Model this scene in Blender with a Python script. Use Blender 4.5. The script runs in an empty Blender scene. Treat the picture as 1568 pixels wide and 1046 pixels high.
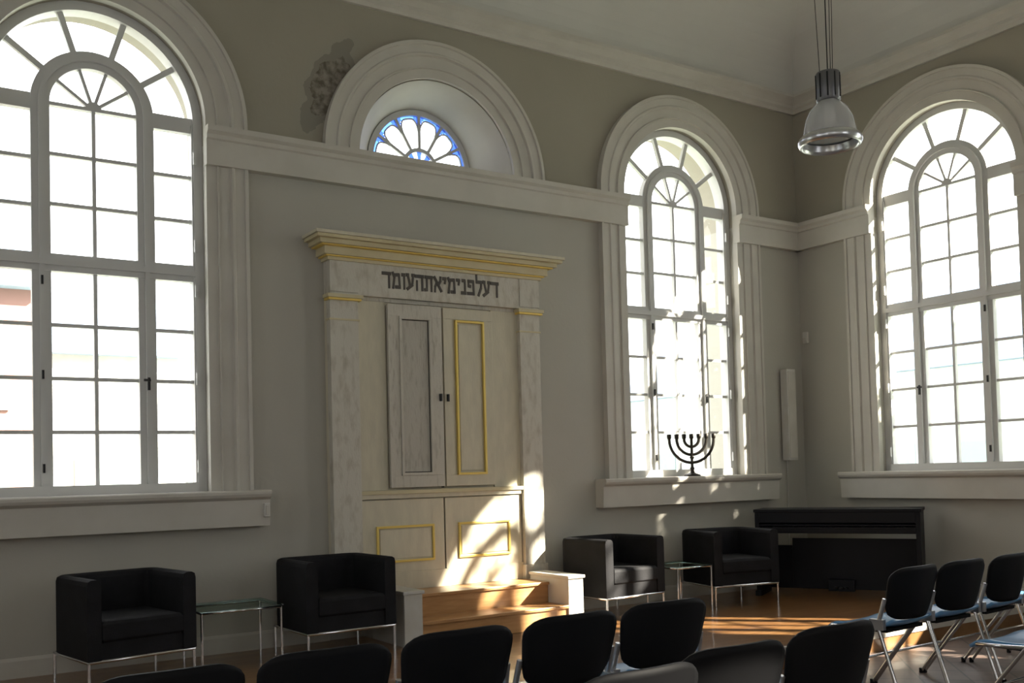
import bpy, bmesh, math, random
from mathutils import Matrix, Vector
PI=math.pi; random.seed(4)
# ---------------------------------------------------------------- materials
def mat(name,col,rough=.6,metal=0,col2=None,scale=3,bump=0,bscale=60,spec=.5,coat=0,stretch=(1,1,1),p0=.35,p1=.65,detail=6):
    m=bpy.data.materials.new(name); m.use_nodes=True; nt=m.node_tree; b=nt.nodes['Principled BSDF']
    b.inputs['Base Color'].default_value=(*col,1); b.inputs['Roughness'].default_value=rough
    b.inputs['Metallic'].default_value=metal; b.inputs['Specular IOR Level'].default_value=spec
    b.inputs['Coat Weight'].default_value=coat
    tc=nt.nodes.new('ShaderNodeTexCoord'); mp=nt.nodes.new('ShaderNodeMapping'); mp.inputs['Scale'].default_value=stretch
    nt.links.new(tc.outputs['Object'],mp.inputs['Vector'])
    if col2:
        n=nt.nodes.new('ShaderNodeTexNoise'); n.inputs['Scale'].default_value=scale; n.inputs['Detail'].default_value=detail
        nt.links.new(mp.outputs['Vector'],n.inputs['Vector'])
        r=nt.nodes.new('ShaderNodeValToRGB'); r.color_ramp.elements[0].position=p0; r.color_ramp.elements[1].position=p1
        r.color_ramp.elements[0].color=(*col,1); r.color_ramp.elements[1].color=(*col2,1)
        nt.links.new(n.outputs['Fac'],r.inputs['Fac']); nt.links.new(r.outputs['Color'],b.inputs['Base Color'])
    if bump:
        n=nt.nodes.new('ShaderNodeTexNoise'); n.inputs['Scale'].default_value=bscale; n.inputs['Detail'].default_value=4
        nt.links.new(mp.outputs['Vector'],n.inputs['Vector'])
        bp=nt.nodes.new('ShaderNodeBump'); bp.inputs['Strength'].default_value=bump; bp.inputs['Distance'].default_value=.01
        nt.links.new(n.outputs['Fac'],bp.inputs['Height']); nt.links.new(bp.outputs['Normal'],b.inputs['Normal'])
    return m
def mnode(nt,op,a,b=None,c=None):
    n=nt.nodes.new('ShaderNodeMath'); n.operation=op
    for i,x in enumerate((a,b,c)):
        if x is None: continue
        if isinstance(x,(int,float)): n.inputs[i].default_value=x
        else: nt.links.new(x,n.inputs[i])
    return n.outputs[0]
def mixc(nt,f,a,b):
    n=nt.nodes.new('ShaderNodeMix'); n.data_type='RGBA'
    nt.links.new(f,n.inputs[0])
    for i,x in ((6,a),(7,b)):
        if isinstance(x,tuple): n.inputs[i].default_value=(*x,1)
        else: nt.links.new(x,n.inputs[i])
    return n.outputs[2]
def wallmat(name,patch):
    m=mat(name,(.40,.39,.345),.9,bump=.15,bscale=25); nt=m.node_tree; b=nt.nodes['Principled BSDF']
    tc=nt.nodes.new('ShaderNodeTexCoord'); sx=nt.nodes.new('ShaderNodeSeparateXYZ'); nt.links.new(tc.outputs['Object'],sx.inputs[0])
    n=nt.nodes.new('ShaderNodeTexNoise'); n.inputs['Scale'].default_value=1.6; n.inputs['Detail'].default_value=7; nt.links.new(tc.outputs['Object'],n.inputs['Vector'])
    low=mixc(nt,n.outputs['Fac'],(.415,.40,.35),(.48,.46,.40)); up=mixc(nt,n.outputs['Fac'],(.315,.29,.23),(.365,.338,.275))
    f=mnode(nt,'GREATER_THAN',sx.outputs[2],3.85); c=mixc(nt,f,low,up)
    if patch: # area of lost plaster
        n2=nt.nodes.new('ShaderNodeTexNoise'); n2.inputs['Scale'].default_value=5; n2.inputs['Detail'].default_value=8; nt.links.new(tc.outputs['Object'],n2.inputs['Vector'])
        n3=nt.nodes.new('ShaderNodeTexNoise'); n3.inputs['Scale'].default_value=18; n3.inputs['Detail'].default_value=10; nt.links.new(tc.outputs['Object'],n3.inputs['Vector'])
        dx=mnode(nt,'SUBTRACT',sx.outputs[0],-5.39); dz=mnode(nt,'SUBTRACT',sx.outputs[2],4.46)
        ex=mnode(nt,'SUBTRACT',dx,mnode(nt,'MULTIPLY',dz,.42))
        d=mnode(nt,'ADD',mnode(nt,'POWER',mnode(nt,'DIVIDE',ex,.18),2),mnode(nt,'POWER',mnode(nt,'DIVIDE',dz,.36),2))
        d=mnode(nt,'ADD',d,mnode(nt,'MULTIPLY',mnode(nt,'SUBTRACT',n2.outputs['Fac'],.5),2.2))
        inn=mnode(nt,'LESS_THAN',d,.60); mid=mnode(nt,'LESS_THAN',d,1.05)
        r=nt.nodes.new('ShaderNodeValToRGB'); r.color_ramp.elements[0].position=.38; r.color_ramp.elements[1].position=.62
        r.color_ramp.elements[0].color=(.13,.11,.08,1); r.color_ramp.elements[1].color=(.29,.265,.22,1); nt.links.new(n3.outputs['Fac'],r.inputs[0])
        c=mixc(nt,mid,c,(.25,.235,.195)); c=mixc(nt,inn,c,r.outputs[0])
        bp=[x for x in nt.nodes if x.type=='BUMP'][0]; bp2=nt.nodes.new('ShaderNodeBump'); bp2.inputs['Strength'].default_value=.4; bp2.inputs['Distance'].default_value=.012
        h=mnode(nt,'MULTIPLY',inn,mnode(nt,'SUBTRACT',n3.outputs['Fac'],1.2)); nt.links.new(h,bp2.inputs['Height']); nt.links.new(bp.outputs[0],bp2.inputs['Normal']); nt.links.new(bp2.outputs[0],b.inputs['Normal'])
    nt.links.new(c,b.inputs['Base Color']); return m
def brickmat(name,c1,c2,mortar,w,h,ms,rough,offset=.5,rot=0,grain=None,coat=0):
    m=bpy.data.materials.new(name); m.use_nodes=True; nt=m.node_tree; b=nt.nodes['Principled BSDF']
    tc=nt.nodes.new('ShaderNodeTexCoord'); mp=nt.nodes.new('ShaderNodeMapping'); mp.inputs['Rotation'].default_value=(0,0,rot)
    nt.links.new(tc.outputs['Object'],mp.inputs['Vector'])
    k=nt.nodes.new('ShaderNodeTexBrick'); k.offset=offset; k.inputs['Scale'].default_value=1
    k.inputs['Color1'].default_value=(*c1,1); k.inputs['Color2'].default_value=(*c2,1); k.inputs['Mortar'].default_value=(*mortar,1)
    k.inputs['Brick Width'].default_value=w; k.inputs['Row Height'].default_value=h; k.inputs['Mortar Size'].default_value=ms
    nt.links.new(mp.outputs[0],k.inputs['Vector'])
    n=nt.nodes.new('ShaderNodeTexNoise'); n.inputs['Scale'].default_value=6; n.inputs['Detail'].default_value=8
    mp2=nt.nodes.new('ShaderNodeMapping'); mp2.inputs['Scale'].default_value=grain or (1,1,1); nt.links.new(tc.outputs['Object'],mp2.inputs[0]); nt.links.new(mp2.outputs[0],n.inputs['Vector'])
    mx=nt.nodes.new('ShaderNodeMix'); mx.data_type='RGBA'; mx.blend_type='MULTIPLY'; mx.inputs[0].default_value=.7
    r=nt.nodes.new('ShaderNodeValToRGB'); r.color_ramp.elements[0].position=.3; r.color_ramp.elements[0].color=(.55,.5,.45,1); r.color_ramp.elements[1].position=.7; r.color_ramp.elements[1].color=(1,1,1,1)
    nt.links.new(n.outputs['Fac'],r.inputs[0]); nt.links.new(k.outputs['Color'],mx.inputs[6]); nt.links.new(r.outputs[0],mx.inputs[7]); nt.links.new(mx.outputs[2],b.inputs['Base Color'])
    b.inputs['Roughness'].default_value=rough; b.inputs['Coat Weight'].default_value=coat
    return m
def glassmat(name,tint=(1,1,1),gl=.05,rough=.03):
    m=bpy.data.materials.new(name); m.use_nodes=True; nt=m.node_tree; nt.nodes.clear()
    o=nt.nodes.new('ShaderNodeOutputMaterial'); t=nt.nodes.new('ShaderNodeBsdfTransparent'); t.inputs[0].default_value=(*tint,1)
    g=nt.nodes.new('ShaderNodeBsdfGlossy'); g.inputs['Roughness'].default_value=rough
    x=nt.nodes.new('ShaderNodeMixShader'); x.inputs[0].default_value=gl
    nt.links.new(t.outputs[0],x.inputs[1]); nt.links.new(g.outputs[0],x.inputs[2]); nt.links.new(x.outputs[0],o.inputs[0]); return m
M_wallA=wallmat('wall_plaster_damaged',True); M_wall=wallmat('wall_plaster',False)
M_ceil=mat('ceiling_plaster',(.56,.55,.505),.9,col2=(.60,.59,.545),scale=1)
M_trim=mat('trim_paint',(.525,.50,.44),.6,col2=(.565,.54,.48),scale=4)
M_frame=mat('window_frame_paint',(.60,.60,.58),.5)
M_dark=mat('dark_metal',(.03,.03,.03),.4,metal=.6)
M_podium=brickmat('podium_parquet',(.28,.145,.055),(.21,.10,.038),(.06,.03,.015),1.2,.09,.002,.28,grain=(1,14,1),coat=.3)
M_step=mat('step_wood',(.42,.22,.085),.35,col2=(.52,.29,.12),scale=5,stretch=(1,8,8),coat=.2)
M_tile=brickmat('floor_tile',(.19,.14,.12),(.14,.10,.085),(.06,.055,.05),.3,.3,.007,.35,offset=0,rot=.785,coat=.1)
M_white=mat('white_paint',(.62,.61,.57),.5,col2=(.58,.56,.5),scale=8)
M_glass=glassmat('window_glass')
M_cream=mat('cream_paint',(.62,.575,.44),.6,col2=(.56,.52,.40),scale=9,stretch=(2,2,.6),bump=.1,bscale=40)
M_peel=mat('weathered_paint',(.58,.555,.48),.75,col2=(.40,.36,.285),scale=6,stretch=(3,3,1.2),bump=.25,bscale=30,p0=.48,p1=.78,detail=15)
M_greypaint=mat('old_grey_paint',(.56,.53,.455),.7,col2=(.38,.345,.28),scale=14,stretch=(3,3,.6),p0=.52,p1=.75,bump=.3,bscale=40,detail=12)
M_panel=mat('old_panel_paint',(.50,.475,.41),.7,col2=(.36,.33,.27),scale=14,stretch=(3,3,.6),p0=.5,p1=.75,bump=.3,bscale=40,detail=12)
M_gold=mat('gold_paint',(.80,.60,.16),.4,metal=.35)
M_yel=mat('cornice_cream_yellow',(.62,.555,.36),.55,col2=(.56,.49,.30),scale=6)
M_letter=mat('letter_paint',(.07,.06,.05),.6)
M_gap=mat('dark_gap',(.03,.027,.022),.9)
M_leather=mat('black_upholstery',(.010,.010,.011),.75,col2=(.014,.014,.016),scale=8,bump=.15,bscale=120,spec=.2)
M_chrome=mat('chrome',(.75,.75,.76),.15,metal=1)
M_rim=mat('brushed_rim',(.62,.63,.65),.3,metal=1)
M_alu=mat('aluminium',(.55,.56,.58),.35,metal=1)
M_plast=mat('black_plastic',(.008,.008,.009),.6,spec=.15)
M_seat=mat('seat_plastic_sky_sheen',(.13,.33,.60),.28,coat=.4)  # glossy black seat; its blue sky reflection is put into the base colour
M_tglass=glassmat('table_glass',(.75,.85,.82),.10)
M_piano=mat('piano_black',(.008,.008,.010),.45,spec=.2)
M_key=mat('piano_keys_white',(.7,.68,.62),.3)
M_bronze=mat('menorah_bronze',(.03,.026,.02),.45,metal=.6)
M_lamp=mat('lamp_housing',(.16,.16,.165),.4,metal=.6)
M_lglass=mat('lamp_prismatic_glass',(.62,.63,.64),.15)
M_lglass.node_tree.nodes['Principled BSDF'].inputs['Alpha'].default_value=.5
M_ext1=mat('facade_pink',(.32,.185,.155),.9,col2=(.285,.165,.14),scale=1); M_ext2=mat('facade_pale',(.46,.49,.48),.9,col2=(.52,.54,.54))
M_ext3=mat('roof_slate',(.26,.33,.42),.8); M_extw=mat('facade_window',(.24,.30,.30),.4); M_lawn=mat('lawn',(.44,.50,.42),.95)
M_leaf=mat('leaf',(.05,.11,.03),.7); M_bark=mat('bark',(.08,.055,.04),.9)
M_sblue=glassmat('stained_blue',(.04,.10,.60),.03); M_slb=glassmat('stained_light_blue',(.10,.24,.8),.03); M_sy=glassmat('stained_yellow',(.9,.65,.08),.03); M_sw=glassmat('clear_pane',(.95,.97,1),.03)
# ---------------------------------------------------------------- mesh builder
class MB:
    def __init__(s): s.v=[];s.f=[];s.m=[];s.sm=[];s.mats=[];s.M=Matrix.Identity(4)
    def mi(s,m):
        if m not in s.mats: s.mats.append(m)
        return s.mats.index(m)
    def add(s,vs,fs,m,smooth=False):
        o=len(s.v); s.v+=[tuple(s.M@Vector(p)) for p in vs]; k=s.mi(m)
        for f in fs: s.f.append([i+o for i in f]); s.m.append(k); s.sm.append(smooth)
    def box(s,x0,x1,y0,y1,z0,z1,m):
        s.add([(x,y,z) for z in(z0,z1) for y in(y0,y1) for x in(x0,x1)],[(0,1,3,2),(4,5,7,6),(0,1,5,4),(2,3,7,6),(0,2,6,4),(1,3,7,5)],m)
    def loft(s,L,m,smooth=False,caps=True,closed=False,loopclosed=True):
        n=len(L[0]); vs=[p for l in L for p in l]; fs=[]; K=len(L)
        for i in range(K if closed else K-1):
            j=(i+1)%K
            for a in range(n if loopclosed else n-1):
                b=(a+1)%n; fs.append((i*n+a,i*n+b,j*n+b,j*n+a))
        s.add(vs,fs,m,smooth)
        if caps and not closed:
            s.add(L[0],[tuple(range(n))],m); s.add(L[-1],[tuple(range(n))],m)
    def prism(s,poly,d0,d1,m):
        s.loft([[(a,d0,z) for a,z in poly],[(a,d1,z) for a,z in poly]],m)
    def ring(s,c,zc,r0,r1,d0,d1,m,a0=0,a1=PI,n=40):
        L=[]
        for i in range(n+1):
            a=a0+(a1-a0)*i/n; C,S=math.cos(a),math.sin(a)
            L.append([(c+r0*C,d0,zc+r0*S),(c+r1*C,d0,zc+r1*S),(c+r1*C,d1,zc+r1*S),(c+r0*C,d1,zc+r0*S)])
        s.loft(L,m)
    def tube(s,path,r,m,n=10,closed=False):
        pts=[Vector(p) for p in path]; K=len(pts); L=[]; up=None
        rs=r if isinstance(r,(list,tuple)) else [r]*K
        for i,p in enumerate(pts):
            if closed: t=(pts[(i+1)%K]-pts[i-1]).normalized()
            else:
                t=((pts[min(i+1,K-1)]-p).normalized()+(p-pts[max(i-1,0)]).normalized()).normalized()
            if up is None: up=Vector((0,0,1)) if abs(t.z)<.9 else Vector((1,0,0))
            a=t.cross(up).normalized(); b=a.cross(t).normalized(); up=b
            L.append([tuple(p+(a*math.cos(2*PI*k/n)+b*math.sin(2*PI*k/n))*rs[i]) for k in range(n)])
        s.loft(L,m,smooth=True,closed=closed)
    def lathe(s,prof,m,c=(0,0),n=32,caps=True):
        s.loft([[(c[0]+r*math.cos(2*PI*k/n),c[1]+r*math.sin(2*PI*k/n),z) for k in range(n)] for r,z in prof],m,smooth=True,caps=caps)
    def obj(s,name,bevel=0,recalc=True):
        me=bpy.data.meshes.new(name); me.from_pydata(s.v,[],s.f)
        for m in s.mats: me.materials.append(m)
        for p,k,q in zip(me.polygons,s.m,s.sm): p.material_index=k; p.use_smooth=q
        if recalc:
            bm=bmesh.new(); bm.from_mesh(me); bmesh.ops.recalc_face_normals(bm,faces=bm.faces); bm.to_mesh(me); bm.free()
        o=bpy.data.objects.new(name,me); bpy.context.scene.collection.objects.link(o)
        if bevel:
            b=o.modifiers.new('bevel','BEVEL'); b.width=bevel; b.segments=2; b.limit_method='ANGLE'
        return o
def inst(o,name,loc,rot):
    n=bpy.data.objects.new(name,o.data)
    for md in o.modifiers:
        k=n.modifiers.new(md.name,md.type)
        if md.type=='BEVEL': k.width=md.width; k.segments=md.segments; k.limit_method='ANGLE'
    bpy.context.scene.collection.objects.link(n); n.location=loc; n.rotation_euler=(0,0,rot); return n
MA=Matrix.Identity(4)
MBm=Matrix(((0,1,0,0),(1,0,0,0),(0,0,1,0),(0,0,0,1)))
XL,YB=-12.0,-10.5
ML=Matrix(((0,-1,0,XL),(1,0,0,0),(0,0,1,0),(0,0,0,1)))
MK=Matrix(((1,0,0,0),(0,-1,0,YB),(0,0,1,0),(0,0,0,1)))
# ---------------------------------------------------------------- room shell
a1,a3,ac=-7.1164,-1.6865,-4.4106
b4,b5=-1.684,-4.41
hw=.682
zbot,ztr,zs=1.384,2.904,4.00
zb,zbb,zsill,zc=3.963,3.682,1.317,5.165
RO,RI=1.045,.745; OP=.745
TH=.45; TR=.21; ZT=5.35
def wall(name,Mx,s0,s1,ops,m=None,th=TH):
    m=m or M_wall
    w=MB(); w.M=Mx; cur=s0
    for (c,h,z0,zsp) in sorted(ops):
        w.box(cur,c-h,0,th,-.3,ZT,m); w.box(c-h,c+h,0,th,-.3,z0,m)
        n=32
        for i in range(n):
            A0=PI-PI*i/n; A1=PI-PI*(i+1)/n
            p=[(c+h*math.cos(A0),zsp+h*math.sin(A0)),(c+h*math.cos(A1),zsp+h*math.sin(A1))]
            w.prism([p[0],p[1],(p[1][0],ZT),(p[0][0],ZT)],0,th,m)
        cur=c+h
    w.box(cur,s1,0,th,-.3,ZT,m)
    return w.obj(name)
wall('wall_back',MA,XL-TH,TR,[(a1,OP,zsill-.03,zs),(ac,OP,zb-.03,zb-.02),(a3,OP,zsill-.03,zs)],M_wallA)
wall('wall_right',MBm,YB-TH,0,[(b4,OP,zsill-.03,zs),(b5,OP,zsill-.03,zs)],None,TR)
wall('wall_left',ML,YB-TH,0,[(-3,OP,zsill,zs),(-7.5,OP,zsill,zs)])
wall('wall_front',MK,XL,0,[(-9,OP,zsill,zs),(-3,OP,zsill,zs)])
def window(name,Mx,c):
    w=MB(); w.M=Mx@Matrix.Translation((c,0,0)); d0,d1=.10,.16
    F=M_frame
    for sg in(-1,1): w.box(*sorted((sg*hw,sg*(OP+.01))),.08,.2,zsill-.03,zs,F)
    w.ring(0,zs,hw,OP+.01,.08,.2,F)
    w.box(-hw,hw,.06,.2,zsill-.03,zbot,F)
    for sg in(-1,1):
        w.box(*sorted((sg*.285,sg*.405)),d0,d1,zbot,zs,F)
        w.box(*sorted((sg*.33,sg*.36)),d0-.025,d0-.001,zbot,zs,F)
        w.box(*sorted((sg*hw,sg*(hw-.012))),d0-.012,d1,zbot,zs,F)
    w.ring(0,zs,.285,.405,d0,d1,F); w.ring(0,zs,.33,.36,d0-.025,d0-.001,F)
    w.box(-hw,hw,d0-.006,d1+.004,ztr-.06,ztr+.06,F); w.box(-hw,hw,d0-.032,d0-.007,ztr-.02,ztr+.02,F)
    for sg in(-1,1): w.box(*sorted((sg*.405,sg*hw)),d0+.002,d1-.002,zs-.06,zs+.05,F)
    t=.0125; e0,e1=d0+.01,d1-.01; g0,g1=e0+.003,e1-.003
    w.box(-t,t,e0,e1,zbot,ztr-.06,F); w.box(-t,t,e0,e1,ztr+.06,zs,F)
    for i in(1,2,3):
        z=zbot+(ztr-.06-zbot)*i/4
        for (x0,x1) in((-.285,.285),(-hw,-.405),(.405,hw)): w.box(x0,x1,g0,g1,z-t,z+t,F)
    for i in(1,2):
        z=ztr+.06+(zs-ztr-.06)*i/3; w.box(-.285,.285,g0,g1,z-t,z+t,F)
        z=ztr+.06+(zs-.06-ztr-.06)*i/3
        for (x0,x1) in((-hw,-.405),(.405,hw)): w.box(x0,x1,g0,g1,z-t,z+t,F)
    w.box(-.285,.285,e0-.004,e1+.004,zs-t,zs+t,F); w.ring(0,zs,.0,.055,e0-.003,e1+.003,F,n=12)
    for k in range(1,5):
        A=PI*k/5; C,S=math.cos(A),math.sin(A)
        for (r0,r1,tt) in((.05,.287,.011),(.40,hw+.01,.02)):
            w.prism([(r0*C-tt*S,zs+r0*S+tt*C),(r1*C-tt*S,zs+r1*S+tt*C),(r1*C+tt*S,zs+r1*S-tt*C),(r0*C+tt*S,zs+r0*S-tt*C)],g0,g1,F)
    for z in(zbot+.12,zbot+.75,ztr-.13):
        w.box(-.353,-.339,d0-.038,d0-.026,z-.03,z+.03,M_dark)
    for z in(zbot+.12,zbot+.75,ztr-.13,ztr+.2,zs-.25):
        w.box(hw-.005,hw+.015,.06,.079,z-.045,z+.045,F)
    w.box(.333,.35,d0-.04,d0-.026,zbot+.66,zbot+.75,M_dark); w.box(.3,.345,d0-.065,d0-.052,zbot+.72,zbot+.737,M_dark); w.box(.336,.347,d0-.065,d0-.04,zbot+.72,zbot+.737,M_dark)
    pts=[(-hw,.13,zbot),(hw,.13,zbot)]+[(hw*math.cos(PI*i/24),.13,zs+hw*math.sin(PI*i/24)) for i in range(25)]
    w.add(pts,[tuple(range(len(pts)))],M_glass)
    return w.obj(name)
window('window_1',MA,a1); window('window_2',MA,a3); window('window_3',MBm,b4); window('window_4',MBm,b5)
window('added_window_6',ML,-3); window('added_window_7',ML,-7.5); window('added_window_8',MK,-9); window('added_window_9',MK,-3)  # unseen windows, added to bring ambient light into the room
def lunette():
    w=MB(); c1,z1,r1=ac,zb-.02,OP-.004; c2,z2,r2=-4.37,4.075,.50; L=[]
    for i in range(41):
        A=PI*i/40; L.append([(c1+r1*math.cos(A),0.0,z1+r1*math.sin(A)),(c2+r2*math.cos(A),.43,z2+r2*math.sin(A))])
    w.loft(L,M_trim,caps=False,loopclosed=False,smooth=True)
    w.add([(c1-r1,-.02,z1),(c1+r1,-.02,z1),(c2+r2,.43,z2),(c2-r2,.43,z2)],[(0,1,2,3)],M_trim)
    for i in range(40):
        A=PI*i/40;B=PI*(i+1)/40
        w.add([(c2+r2*math.cos(A),.43,z2+r2*math.sin(A)),(c2+r2*math.cos(B),.43,z2+r2*math.sin(B)),(c1+.77*math.cos(B),.43,z1+.77*math.sin(B)),(c1+.77*math.cos(A),.43,z1+.77*math.sin(A))],[(0,1,2,3)],M_trim)
    w.box(c1-.77,c1+.77,.435,.448,z1-.05,z2,M_trim)
    w.M=Matrix.Translation((c2,0,z2))
    w.ring(0,0,.455,.505,.40,.44,M_frame); w.box(-.5,.5,.395,.445,-.0,.03,M_frame)
    nt_,nr=108,23; N=6; r3=.46
    def edge(f): return .43-.13*abs(f)**4
    for i in range(nt_):
        for j in range(nr):
            A,B=PI*i/nt_,PI*(i+1)/nt_; a,b=r3*j/nr,r3*(j+1)/nr; rm=(a+b)/2; th=(A+B)/2
            sec=th/(PI/N); fr=(sec-int(sec)-.5)*2; s2=th/(PI/9)
            if rm<.155: m=M_sw if (int(s2)%2 and rm>.06) else M_sblue
            elif rm<edge(fr): m=M_sw
            elif abs(fr)<.55: m=M_slb
            else: m=M_sy if (th<.25 or th>2.95) else M_sblue
            w.add([(a*math.cos(A),.42,a*math.sin(A)),(b*math.cos(A),.42,b*math.sin(A)),(b*math.cos(B),.42,b*math.sin(B)),(a*math.cos(B),.42,a*math.sin(B))],[(0,1,2,3)],m)
    w.ring(0,0,.14,.172,.402,.432,M_frame)
    for k in range(1,N):
        A=PI*k/N; C,S=math.cos(A),math.sin(A); tt=.013
        w.prism([(.15*C-tt*S,.15*S+tt*C),(.46*C-tt*S,.46*S+tt*C),(.46*C+tt*S,.46*S-tt*C),(.15*C+tt*S,.15*S-tt*C)],.407,.43,M_frame)
    for k in range(N):
        pa=[]
        for q in range(13):
            f=-1+2*q/12; A=PI*(k+.5+f*.49)/N; R=edge(f); pa.append((R*math.cos(A),.415,R*math.sin(A)))
        w.tube(pa,.008,M_frame,n=6)
    return w.obj('window_5',recalc=False)
lunette()
def casing(name,Mx,c,pil=True,zb0=None):
    w=MB(); w.M=Mx@Matrix.Translation((c,0,0))
    prof=[(-.004,.03),(-.004,-.03),(.07,-.03),(.075,-.045),(.085,-.045),(.09,-.03),(.17,-.035),(.18,-.055),(.195,-.055),(.205,-.045),(.27,-.045),(.275,-.06),(.30,-.06),(.30,.02)]
    z0=zs if zb0 is None else zb0
    L=[]; n=48
    for i in range(n+1):
        A=PI*i/n; C,S=math.cos(A),math.sin(A); L.append([((RI+o)*C,d,z0+(RI+o)*S) for o,d in prof])
    w.loft(L,M_trim)
    if pil:
        for sg in(-1,1): w.loft([[(sg*(RI+o),d,z) for o,d in prof] for z in(zsill,zs)],M_trim)
    return w.obj(name)
casing('trim_1',MA,a1); casing('trim_2',MA,a3); casing('trim_3',MBm,b4); casing('trim_4',MBm,b5); casing('trim_5',MA,ac,False,zb-.01)
def band(name,Mx,s0,s1,prof,m=M_trim):
    w=MB(); w.M=Mx; w.loft([[(s,d,z) for d,z in prof] for s in(s0,s1)],m); return w.obj(name)
bp=[(.012,zbb),(-.07,zbb),(-.07,zb-.1),(-.085,zb-.09),(-.085,zb-.06),(-.11,zb-.04),(-.11,zb),(.012,zb)]
RB=RI-.010
band('trim_6',MA,XL,a1-RB,bp);band('trim_7',MA,a1+RB,a3-RB,bp);band('trim_8',MA,a3+RB,0,bp)
band('trim_9',MBm,b4+RB,0,bp);band('trim_10',MBm,b5+RB,b4-RB,bp);band('trim_11',MBm,YB,b5-RB,bp)
sp=[(.1,zsill-.03),(-.0,zsill-.26),(-.11,zsill-.26),(-.12,zsill-.07),(-.15,zsill-.05),(-.16,zsill-.03),(-.16,zsill-.01),(-.15,zsill),(.1,zsill)]
for i,(Mx,c) in enumerate([(MA,a1),(MA,a3),(MBm,b4),(MBm,b5)]): band('trim_%d'%(12+i),Mx,c-RO-.12,c+RO+.10,sp)
cp=[(.01,zc),(-.03,zc),(-.04,zc+.03),(-.06,zc+.05),(-.06,zc+.08),(-.10,zc+.12),(-.13,zc+.14),(-.13,zc+.17),(.01,zc+.17)]
band('trim_16',MA,XL,0,cp);band('trim_17',MBm,YB,0,cp)
bb=[(.0,.15),(-.02,.15),(-.02,.26),(-.012,.28),(0,.28)]
band('baseboard_back',MA,XL,-5.48,bb); band('baseboard_back.001',MA,-3.50,0,bb); band('baseboard_right',MBm,-2.42,0,bb)
def cove():
    w=MB(); L=[]
    for i in range(13):
        A=PI/2*i/12; o=.08+.7*(1-math.cos(A)); z=zc+.17+.62*math.sin(A)
        L.append([(XL+o,-o,z),(-o,-o,z),(-o,YB+o,z),(XL+o,YB+o,z)])
    w.loft(L,M_ceil,caps=False)
    w.add(L[-1],[(0,1,2,3)],M_ceil)
    return w.obj('ceiling')
cove()
f=MB(); f.box(XL-TH,TR,YB-TH,TH,-.2,0,M_tile); f.obj('floor')
f=MB(); f.box(XL,0,-2.40,0,0.001,.15,M_podium); f.box(XL,0,-2.42,-2.40,.001,.10,M_podium); f.box(XL,0,-2.43,-2.40,.10,.153,M_trim); f.obj('floor_podium')
# ---------------------------------------------------------------- torah ark
def ribbon(w,pts,y,m,ux,uz,ox,oz,depth=.002):
    for a,b in zip(pts,pts[1:]):
        dx,dz=(b[0]-a[0])*ux,(b[1]-a[1])*uz; l=math.hypot(dx,dz); tx,tz=dx/l,dz/l
        h=(.008+.0055*abs(tx)); nx,nz=-tz*h,tx*h; ex,ez=tx*.006,tz*.006
        A=(ox+a[0]*ux-ex,oz+a[1]*uz-ez); B=(ox+b[0]*ux+ex,oz+b[1]*uz+ez)
        y-=.00045
        w.prism([(A[0]+nx,A[1]+nz),(B[0]+nx,B[1]+nz),(B[0]-nx,B[1]-nz),(A[0]-nx,A[1]-nz)],y,y+depth+.004,m)
    return y
LET={'d':(.85,[[(0,.9),(.85,.9)],[(.7,.9),(.7,0)]]),
'm':(.9,[[(.08,1.0),(.25,.72)],[(.28,.85),(.75,.88),(.82,.1)],[(.25,.7),(.1,.0)],[(.4,.08),(.85,.08)]]),
'v':(.36,[[(.02,.9),(.3,.9)],[(.25,.9),(.25,0)]]),
'e':(.8,[[(.0,.93),(.2,.93)],[(.12,.93),(.4,.2)],[(.6,.93),(.8,.93)],[(.72,.93),(.6,.3),(.05,.02)]]),
'h':(.85,[[(0,.9),(.85,.9)],[(.74,.9),(.74,0)],[(.16,.6),(.16,0)]]),
't':(.88,[[(.08,.9),(.85,.9)],[(.76,.9),(.76,0)],[(.24,.9),(.24,.08),(.02,.06)]]),
'a':(.85,[[(.03,.97),(.82,.05)],[(.75,.98),(.72,.72),(.52,.5)],[(.1,0),(.14,.35),(.3,.6)]]),
'y':(.36,[[(.02,.9),(.3,.9),(.22,.6)]]),
'n':(.55,[[(.15,.9),(.42,.9),(.44,.08)],[(.02,.08),(.48,.08)]]),
'p':(.82,[[(.1,.9),(.7,.9),(.74,.1)],[(.02,.08),(.78,.08)],[(.14,.9),(.14,.58),(.36,.56)]]),
'l':(.72,[[(.1,1.4),(.12,.9)],[(.1,.9),(.68,.9),(.62,.5),(.32,0)]])}
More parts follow.
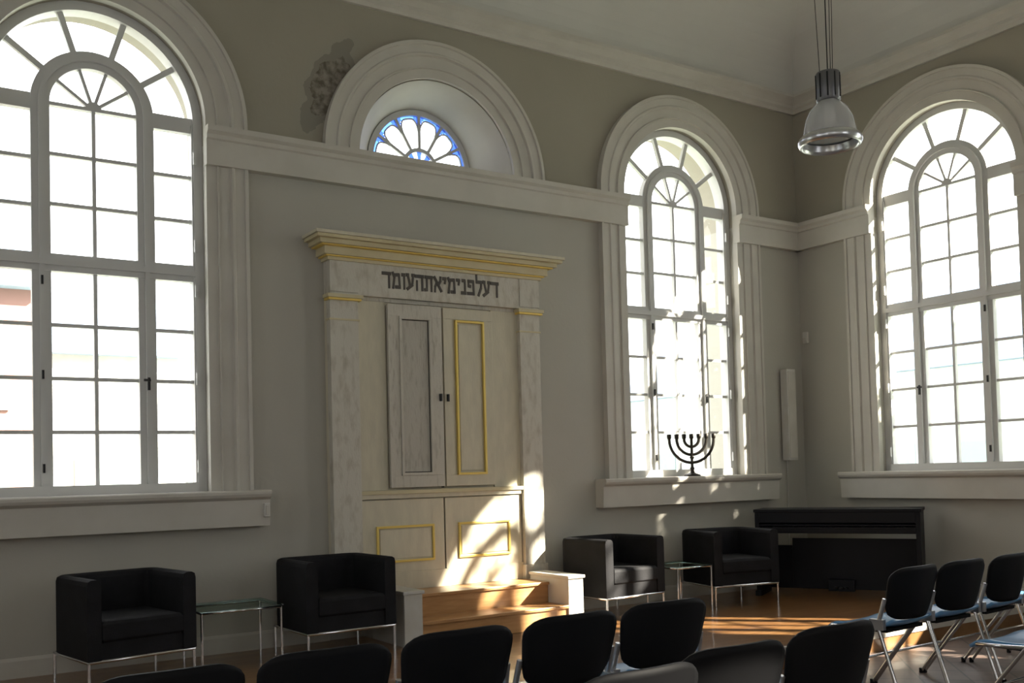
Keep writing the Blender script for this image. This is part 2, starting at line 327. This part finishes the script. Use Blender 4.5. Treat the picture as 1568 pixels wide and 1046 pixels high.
def ark():
    w=MB(); xl,xr=-5.47,-3.515
    zt=.49; yw=-.002
    w.box(xl,xr,-.06,yw,zt,2.80,M_cream)
    for (x0,x1) in((xl,-5.235),(-3.72,xr)):
        w.box(x0-.001,x1,-.12,-.05,zt,2.76,M_peel)
        w.box(x0-.015,x1+.015,-.135,-.05,zt,zt+.12,M_peel)
        w.box(x0-.01,x1+.01,-.126,-.05,2.60,2.615,M_yel)
        w.box(x0-.02,x1+.02,-.145,-.05,2.755,2.772,M_gold); w.box(x0-.03,x1+.03,-.155,-.05,2.772,2.80,M_yel)
    w.box(xl+.001,xr-.001,-.12,yw,2.805,3.07,M_peel)
    for (x0,x1) in((xl,-5.235),(-3.72,xr)): w.box(x0,x1,-.128,-.1,2.82,3.06,M_peel)
    w.box(-5.235,-3.72,-.078,-.05,2.775,2.805,M_greypaint)
    for o,z0,z1,m in((.02,3.06,3.085,M_yel),(.04,3.085,3.095,M_gold),(.06,3.095,3.155,M_yel),(.095,3.155,3.165,M_gold),(.12,3.165,3.20,M_yel),(.155,3.20,3.225,M_yel),(.17,3.225,3.25,M_cream)):
        w.box(xl-o,xr+o,-.12-o,yw,z0,z1,m)
    w.box(-5.235,-3.72,-.10,-.05,1.215,1.25,M_cream); w.box(-5.235,-3.72,-.115,-.05,1.25,1.28,M_yel)
    w.box(-5.235,-4.985,-.076,-.05,1.28,2.775,M_cream); w.box(-3.99,-3.72,-.076,-.05,1.28,2.775,M_cream)
    def frame(x0,x1,z0,z1,wd,m,y0=-.1,y1=-.06):
        w.box(x0,x1,y0,y1,z0,z0+wd,m); w.box(x0,x1,y0,y1,z1-wd,z1,m); w.box(x0,x0+wd,y0,y1,z0+wd,z1-wd,m); w.box(x1-wd,x1,y0,y1,z0+wd,z1-wd,m)
    Ms=w.M; w.M=Matrix.Translation((-4.975,-.08,0))@Matrix.Rotation(-.05,4,'Z')@Matrix.Translation((4.975,.08,0))
    w.box(-4.975,-4.50,-.10,-.078,1.30,2.76,M_panel); frame(-4.975,-4.50,1.30,2.76,.095,M_greypaint,-.112,-.10)
    frame(-4.88,-4.595,1.395,2.665,.022,M_greypaint,-.122,-.10); frame(-4.858,-4.617,1.417,2.643,.007,M_gap,-.104,-.10)
    w.box(-4.535,-4.518,-.135,-.112,1.99,2.05,M_dark)
    w.M=Ms
    w.box(-4.497,-4.478,-.08,-.055,1.29,2.77,M_gap)
    w.box(-4.475,-4.0,-.10,-.06,1.30,2.76,M_cream); frame(-4.475,-4.0,1.30,2.76,.09,M_cream,-.112,-.10)
    frame(-4.365,-4.085,1.39,2.665,.018,M_gold,-.125,-.10); w.box(-4.33,-4.12,-.108,-.1,1.425,2.63,M_cream)
    w.box(-4.455,-4.438,-.13,-.11,1.99,2.05,M_dark)
    w.box(-5.235,-3.72,-.086,-.05,zt,.63,M_cream)
    for x0,x1,p0,p1 in((-5.22,-4.492,-5.105,-4.59),(-4.478,-3.735,-4.362,-3.856)):
        w.box(x0,x1,-.084,-.05,.63,1.205,M_cream); frame(p0,p1,.71,1.0,.018,M_gold,-.10,-.084); w.box(p0+.03,p1-.03,-.092,-.08,.74,.97,M_cream)
    w.box(-4.492,-4.478,-.07,-.05,.63,1.205,M_gap)
    o=w.obj('torah_ark',bevel=.003)
    w=MB(); ux,uz=.082,.125; x=-5.02; y=-.1235
    for ch_ in 'dmvehtaymynpled':
        wd,st=LET[ch_]
        for s in st: yy=ribbon(w,s,y,M_letter,ux,uz,x,2.885); y=yy if yy>-.127 else -.1235
        x+=(wd+.17)*ux
    io=w.obj('inscription'); io.parent=o
ark()
w=MB()
w.box(-5.04,-3.71,-.42,-.002,.15,.465,M_step); w.box(-5.04,-3.71,-.44,-.002,.465,.489,M_step)
w.box(-5.04,-3.71,-.68,-.42,.15,.295,M_step); w.box(-5.04,-3.71,-.70,-.42,.295,.32,M_step)
for x0,x1 in((-5.19,-5.04),(-3.71,-3.56)):
    w.box(x0,x1,-.70,-.16,.15,.53,M_white); w.box(x0-.012,x1+.012,-.715,-.16,.53,.555,M_white)
    w.box(x0,x1,-.16,-.002,.15,.488,M_white)
w.obj('ark_steps',bevel=.004)
# ---------------------------------------------------------------- armchairs
def armchair():
    w=MB(); W,D=.34,.30; r=.10; T=.085
    def path(o):
        p=[(-W+o,-D)]; rr=max(r-o*.6,.02)
        for k in range(9):
            A=PI-PI/2*k/8; p.append((-W+o+rr+rr*math.cos(A),D-o-rr+rr*math.sin(A)))
        for k in range(9):
            A=PI/2-PI/2*k/8; p.append((W-o-rr+rr*math.cos(A),D-o-rr+rr*math.sin(A)))
        p.append((W-o,-D)); return p
    outer,inner=path(0),path(T); L=[]
    for (a,b),(c,d) in zip(outer,inner):
        mx,my=(a+c)/2,(b+d)/2
        def P(f,z): return (mx+(a-mx)*f,my+(b-my)*f,z)
        def Q(f,z): return (mx+(c-mx)*f,my+(d-my)*f,z)
        L.append([P(1,.20),P(1,.64),P(.85,.665),P(.4,.675),Q(.4,.675),Q(.85,.665),Q(1,.64),Q(1,.20)])
    w.loft(L,M_leather,smooth=False)
    w.box(-W+T,W-T,-D+.01,D-T,.20,.30,M_leather)
    def cush(x0,x1,y0,y1,z0,z1,e=.025):
        Ls=[]
        for z,k in((z0,e),(z0+e,0),(z1-e,0),(z1-.006,e*.5),(z1,e*1.4)):
            Ls.append([(x0+k,y0+k,z),(x1-k,y0+k,z),(x1-k,y1-k,z),(x0+k,y1-k,z)])
        w.loft(Ls,M_leather)
    cush(-W+T+.003,W-T-.003,-D-.005,D-T-.003,.29,.43)
    z=.19; w.tube([(-W+.01,-D+.01,z),(W-.01,-D+.01,z),(W-.01,D-.01,z),(-W+.01,D-.01,z)],.011,M_chrome,closed=True,n=8)
    for sx in(-1,1):
        for sy in(-1,1): w.tube([(sx*(W-.012),sy*(D-.012),.195),(sx*(W-.012),sy*(D-.012),0)],.010,M_chrome,n=8)
    return w.obj('armchair',bevel=.008)
ch=armchair(); ch.location=(-7.10,-.56,.15); ch.rotation_euler=(0,0,math.radians(10))
inst(ch,'armchair.001',(-5.65,-.50,.15),math.radians(2)); inst(ch,'armchair.002',(-3.06,-.45,.15),math.radians(4)); inst(ch,'armchair.003',(-1.77,-.56,.15),math.radians(-12))
def table(name,x0,x1,y0,y1):
    w=MB(); cx,cy=(x0+x1)/2,(y0+y1)/2; hx,hy=(x1-x0)/2,(y1-y0)/2
    w.box(-hx,hx,-hy,hy,.396,.405,M_tglass)
    w.tube([(-hx+.01,-hy+.01,.386),(hx-.01,-hy+.01,.386),(hx-.01,hy-.01,.386),(-hx+.01,hy-.01,.386)],.009,M_chrome,closed=True,n=8)
    for a in(-1,1):
        for b in(-1,1): w.tube([(a*(hx-.012),b*(hy-.012),.39),(a*(hx-.012),b*(hy-.012),0)],.009,M_chrome,n=8)
    o=w.obj(name); o.location=(cx,cy,.15)
table('side_table',-6.66,-6.10,-.70,-.25); table('side_table.001',-2.62,-2.20,-.80,-.38)
# ---------------------------------------------------------------- digital piano
def piano():
    w=MB(); L=.74; D=.21
    for s in(-1,1): w.box(*sorted((s*L,s*(L-.04))),-D,D,0.05,.80,M_piano); w.box(*sorted((s*(L+.01),s*(L-.05))),-D-.02,D+.01,.0,.05,M_piano)
    w.box(-.46,L-.04,D-.06,D-.04,.04,.53,M_piano)                       # knee panel
    w.box(-L+.04,-.46,D-.06,D-.04,.04,.46,M_piano)
    w.box(-L+.04,L-.04,-D+.002,D-.002,.60,.64,M_piano)
    w.box(-L-.01,L+.01,-D-.01,D+.01,.80,.828,M_piano)
    w.box(-L+.04,L-.04,-D+.16,D-.003,.64,.80,M_piano)
    w.box(-L+.04,L-.04,-D-.006,-D+.02,.605,.66,M_piano)
    for i in range(52):
        x=-.60+i*.0231; w.box(x,x+.021,-D+.025,-D+.155,.64,.655,M_key)
    w.box(-L+.04,L-.04,-D-.004,-D+.012,.70,.80,M_piano)
    w.box(-L+.04,L-.04,-D+.004,-D+.17,.67,.685,M_piano)
    w.box(-.12,.12,D-.14,D-.06,.03,.14,M_piano)
    for k in(-.05,0,.05): w.box(k-.012,k+.012,D-.22,D-.14,.06,.075,M_dark)
    o=w.obj('digital_piano',bevel=.003); o.location=(-.66,-.92,.15); o.rotation_euler=(0,0,math.radians(-60))
piano()
# ---------------------------------------------------------------- conference chairs (front = +y)
def conf():
    w=MB()
    def shell(f,nu,nv,th,m):
        g=[[Vector(f(-1+2*i/nu,j/nv)) for i in range(nu+1)] for j in range(nv+1)]
        nr=[[None]*(nu+1) for _ in range(nv+1)]
        for j in range(nv+1):
            for i in range(nu+1):
                du=g[j][min(i+1,nu)]-g[j][max(i-1,0)]; dv=g[min(j+1,nv)][i]-g[max(j-1,0)][i]; nr[j][i]=du.cross(dv).normalized()
        vs=[tuple(p) for r in g for p in r]+[tuple(g[j][i]-nr[j][i]*th) for j in range(nv+1) for i in range(nu+1)]
        K=(nu+1)*(nv+1); fs=[]; id=lambda j,i:j*(nu+1)+i
        for j in range(nv):
            for i in range(nu):
                q=(id(j,i),id(j,i+1),id(j+1,i+1),id(j+1,i)); fs.append(q); fs.append(tuple(k+K for k in q[::-1]))
        ed=[id(0,i) for i in range(nu+1)]+[id(j,nu) for j in range(1,nv+1)]+[id(nv,i) for i in range(nu-1,-1,-1)]+[id(j,0) for j in range(nv-1,0,-1)]
        for a,b in zip(ed,ed[1:]+ed[:1]): fs.append((a,b,b+K,a+K))
        w.add(vs,fs,m,True)
    def back(u,v):
        z=.49+.305*v; wd=.262*(1-.09*abs(2*v-1)**6)*(.90+.10*v)
        k=.035*abs(u)**6*abs(2*v-1)
        zz=z-(k if v>.5 else -k)
        return (u*wd, -.235-.055*v+.055*u*u, zz)
    shell(back,18,12,.014,M_plast)
    def seat(u,v):
        y=-.20+.43*v; wd=.225*(1-.08*abs(2*v-1)**4)
        z=.455+.012*u*u-.012*math.sin(PI*v)-(.05*max(0,(v-.75)/.25)**2)+(.03*max(0,(.2-v)/.2)**2)
        return (u*wd,y,z)
    shell(seat,12,12,.016,M_seat)
    w.box(-.19,.19,-.16,.17,.415,.435,M_plast)
    for s in(-1,1):
        x=s*.255
        w.tube([(x,-.285,0.01),(x,-.20,.28),(x,-.14,.47)],.011,M_chrome,n=8)
        w.tube([(x,.235,0.01),(x,.06,.25),(x,-.10,.455)],.011,M_chrome,n=8)
        w.tube([(x,-.15,.45),(x,.0,.44),(x,.16,.435),(s*.20,.18,.43)],.010,M_chrome,n=8)
        w.tube([(x,-.14,.45),(x,-.165,.53),(s*.250,-.19,.62)],.013,M_alu,n=8)
        w.box(x-.016,x+.016,-.185,-.10,.44,.50,M_alu)
        for y in(-.285,.235): w.tube([(x,y,0),(x,y,.03)],.015,M_plast,n=8)
    w.tube([(-.255,.09,.22),(.255,.09,.22)],.008,M_chrome,n=8)
    w.tube([(-.255,-.12,.44),(.255,-.12,.44)],.012,M_chrome,n=8)
    return w.obj('conference_chair')
cc=conf()
pos=[(-8.25,-3.60,0),(-7.67,-3.61,1),(-7.10,-3.58,-1),(-6.53,-3.53,1),(-5.96,-3.50,2),(-5.38,-3.46,-1),
(-7.10,-4.62,0),(-6.50,-4.56,1),(-5.98,-4.46,-1),(-5.38,-4.39,1),
(-3.33,-3.32,4),(-2.81,-3.30,2),(-2.27,-3.28,5),(-1.73,-3.28,3),(-3.30,-4.22,4),(-2.75,-4.24,2),(-2.2,-4.22,3)]
for i,(x,y,r) in enumerate(pos):
    if i==0: cc.location=(x,y,0); cc.rotation_euler=(0,0,0)
    else: inst(cc,'conference_chair.%03d'%i,(x,y,0),math.radians(r))
# ---------------------------------------------------------------- pendant lamp
def lamp():
    w=MB()
    w.lathe([(.03,.50),(.075,.495),(.078,.49),(.078,.31),(.07,.30)],M_lamp)
    for k in range(10):
        A=2*PI*k/10; w.box(.078*math.cos(A)-.004,.078*math.cos(A)+.004,.078*math.sin(A)-.004,.078*math.sin(A)+.004,.32,.48,M_dark)
    w.lathe([(.07,.30),(.085,.285),(.12,.25),(.15,.19),(.165,.12),(.172,.07)],M_lglass,caps=False,n=64)
    w.lathe([(.168,.075),(.185,.07),(.198,.058),(.205,.042),(.205,.025),(.198,.01),(.188,.0),(.178,.005),(.176,.03),(.165,.06)],M_rim,caps=False,n=96)
    for k in range(3):
        A=2*PI*k/3; w.tube([(.05*math.cos(A),.05*math.sin(A),.49),(.11*math.cos(A),.11*math.sin(A),2.43)],.0025,M_dark,n=6)
    w.tube([(0,0,.49),(0,0,2.43)],.004,M_dark,n=6)
    w.lathe([(.001,2.43),(.13,2.43),(.13,2.40),(.001,2.39)],M_white)
    w.lathe([(.001,.29),(.035,.28),(.04,.20),(.025,.15),(.001,.14)],M_white)
    o=w.obj('pendant_lamp'); o.location=(-3.07,-2.88,3.505)
lamp()
# ---------------------------------------------------------------- menorah
def menorah():
    w=MB()
    w.lathe([(.08,0),(.08,.012),(.055,.022),(.022,.035),(.016,.06),(.024,.075),(.014,.09),(.014,.36),(.022,.37),(.022,.405),(.014,.41)],M_bronze,n=20)
    for k,R in enumerate((.072,.145,.218)):
        pa=[(R*math.cos(A),0,.36-R*1.05*math.sin(A)) for A in [PI*i/24 for i in range(25)]]
        w.tube(pa,.0145,M_bronze,n=8)
        for s in(-1,1): w.lathe([(.012,.355),(.021,.37),(.023,.405),(.014,.41)],M_bronze,c=(s*R,0),n=12)
    w.lathe([(.012,.16),(.024,.18),(.012,.20)],M_bronze,n=16,caps=False)
    o=w.obj('menorah'); o.location=(-1.70,-.06,zsill); o.rotation_euler=(0,0,math.radians(-30))
menorah()
w=MB(); w.box(-.365,-.235,-.11,-.02,1.45,2.40,M_white); w.box(-.355,-.245,-.116,-.11,1.47,2.38,M_trim); w.box(-.31,-.28,-.03,-.001,1.6,2.3,M_dark)
w.tube([(-.30,-.02,1.46),(-.30,-.012,.9),(-.30,-.012,.3)],.005,M_white,n=6); w.obj('column_speaker',bevel=.006)
w=MB(); w.box(-.03,-.001,-.11,-.05,2.69,2.81,M_white); w.box(-.04,-.03,-.10,-.06,2.71,2.75,M_trim); w.obj('motion_sensor',bevel=.005)
w=MB(); w.box(-6.02,-5.975,-.13,-.001,1.12,1.22,M_white); w.box(-6.01,-5.985,-.14,-.13,1.135,1.205,M_trim); w.obj('blind_bracket',bevel=.004)
# ---------------------------------------------------------------- exterior
e=MB(); e.box(-40,30,TH+.1,40,-.6,-.5,M_lawn); e.box(TH+.1,40,-40,TH,-.6,-.5,M_lawn); e.obj('ground')
def building(name,x0,x1,y0,y1,h,m,face,roof=2.0):
    w=MB(); w.box(x0,x1,y0,y1,-.5,h,m)
    if face=='y':
        ym=(y0+y1)/2; w.loft([[(x,y0-.3,h),(x,ym,h+roof),(x,y1+.3,h)] for x in(x0-.2,x1+.2)],M_ext3)
        x=x0+.6
        while x+.9<x1:
            for z in(.4,2.6):
                if z+1.4<h: w.box(x,x+.9,y0-.03,y0,z,z+1.4,M_extw); w.box(x-.08,x+.98,y0-.06,y0-.03,z-.1,z,M_white)
            x+=1.9
    else:
        xm=(x0+x1)/2; w.loft([[(x0-.3,y,h),(xm,y,h+roof),(x1+.3,y,h)] for y in(y0-.2,y1+.2)],M_ext3)
        y=y0+.6
        while y+.9<y1:
            for z in(.4,2.6):
                if z+1.4<h: w.box(x0-.03,x0,y,y+.9,z,z+1.4,M_extw)
            y+=1.9
    w.obj(name)
building('neighbour_house',-12,-6.3,9,14,4.3,M_ext1,'y'); building('neighbour_house.001',-6.0,3.0,11,16,3.6,M_ext2,'y',1.5)
building('neighbour_house.002',11,16,-2,16,3.4,M_ext2,'x',2.2)
def tree(name,loc,H,R,n,h0):
    w=MB(); w.tube([(0,0,0),(.03,0,H*.5),(0,.02,H*.9)],[.09,.06,.02],M_bark,n=8)
    for k in range(10):
        A=random.random()*2*PI; z=h0+random.random()*(H-h0)*.7; w.tube([(0,0,z),(R*.6*math.cos(A),R*.6*math.sin(A),z+.3)],[.025,.008],M_bark,n=6)
    for k in range(n):
        while True:
            p=Vector((random.uniform(-1,1),random.uniform(-1,1),random.uniform(-1,1)))
            if p.x*p.x+p.y*p.y+p.z**4<1: break
        c=Vector((p.x*R,p.y*R,h0+(p.z+1)/2*(H-h0))); a=Vector((random.gauss(0,1),random.gauss(0,1),random.gauss(0,1))).normalized(); b=a.orthogonal().normalized(); s=.07
        w.add([c-a*s,c+b*s*.5,c+a*s,c-b*s*.5],[(0,1,2,3)],M_leaf)
    o=w.obj(name,recalc=False); o.location=loc
tree('garden_tree',(1.65,-3.42,-.5),4.45,.85,9000,.9)
# ---------------------------------------------------------------- lights
def portal(loc,rot,name):
    l=bpy.data.lights.new(name,'AREA'); l.shape='RECTANGLE'; l.size=1.5; l.size_y=3.5; l.cycles.is_portal=True
    o=bpy.data.objects.new(name,l); o.location=loc; o.rotation_euler=rot; bpy.context.scene.collection.objects.link(o)
for s in(a1,a3,ac): portal((s,TH+.05,3),(-PI/2,0,0),'skylight_portal')
for s in(b4,b5): portal((TR+.05,s,3),(PI/2,0,PI/2),'skylight_portal')
for s in(-3,-7.5): portal((XL-TH-.05,s,3),(PI/2,0,-PI/2),'skylight_portal')
for s in(-9,-3): portal((s,YB-TH-.05,3),(PI/2,0,0),'skylight_portal')
wd=bpy.data.worlds.new('sky'); bpy.context.scene.world=wd; wd.use_nodes=True
bg=wd.node_tree.nodes['Background']; bg.inputs[0].default_value=(.96,.97,1,1); bg.inputs[1].default_value=4.7
sl=bpy.data.lights.new('sun','SUN'); sl.energy=38; sl.angle=.016; sl.color=(1,.92,.77)
so=bpy.data.objects.new('sun',sl); bpy.context.scene.collection.objects.link(so)
so.rotation_euler=Vector((-.975,1,-.82)).to_track_quat('-Z','Y').to_euler()
# ---------------------------------------------------------------- camera
Cw=Vector((-8.5086,-7.1450,1.40)); fw=Vector((0.54109831,0.84031268,0.03297311)); rr=Vector((0.8409514,-0.54050672,-0.02555824)); uu=Vector((0.00365473,-0.04155831,0.9991294))
cd=bpy.data.cameras.new('camera'); co=bpy.data.objects.new('camera',cd); bpy.context.scene.collection.objects.link(co); bpy.context.scene.camera=co
R=Matrix((rr,uu,-fw)).transposed().to_4x4(); co.matrix_world=Matrix.Translation(Cw)@R
cd.sensor_width=36; cd.lens=1551.887/1600*36; cd.shift_x=23.74/1600; cd.shift_y=153.49/1600; cd.clip_end=300
bpy.context.scene.view_settings.view_transform='Standard'
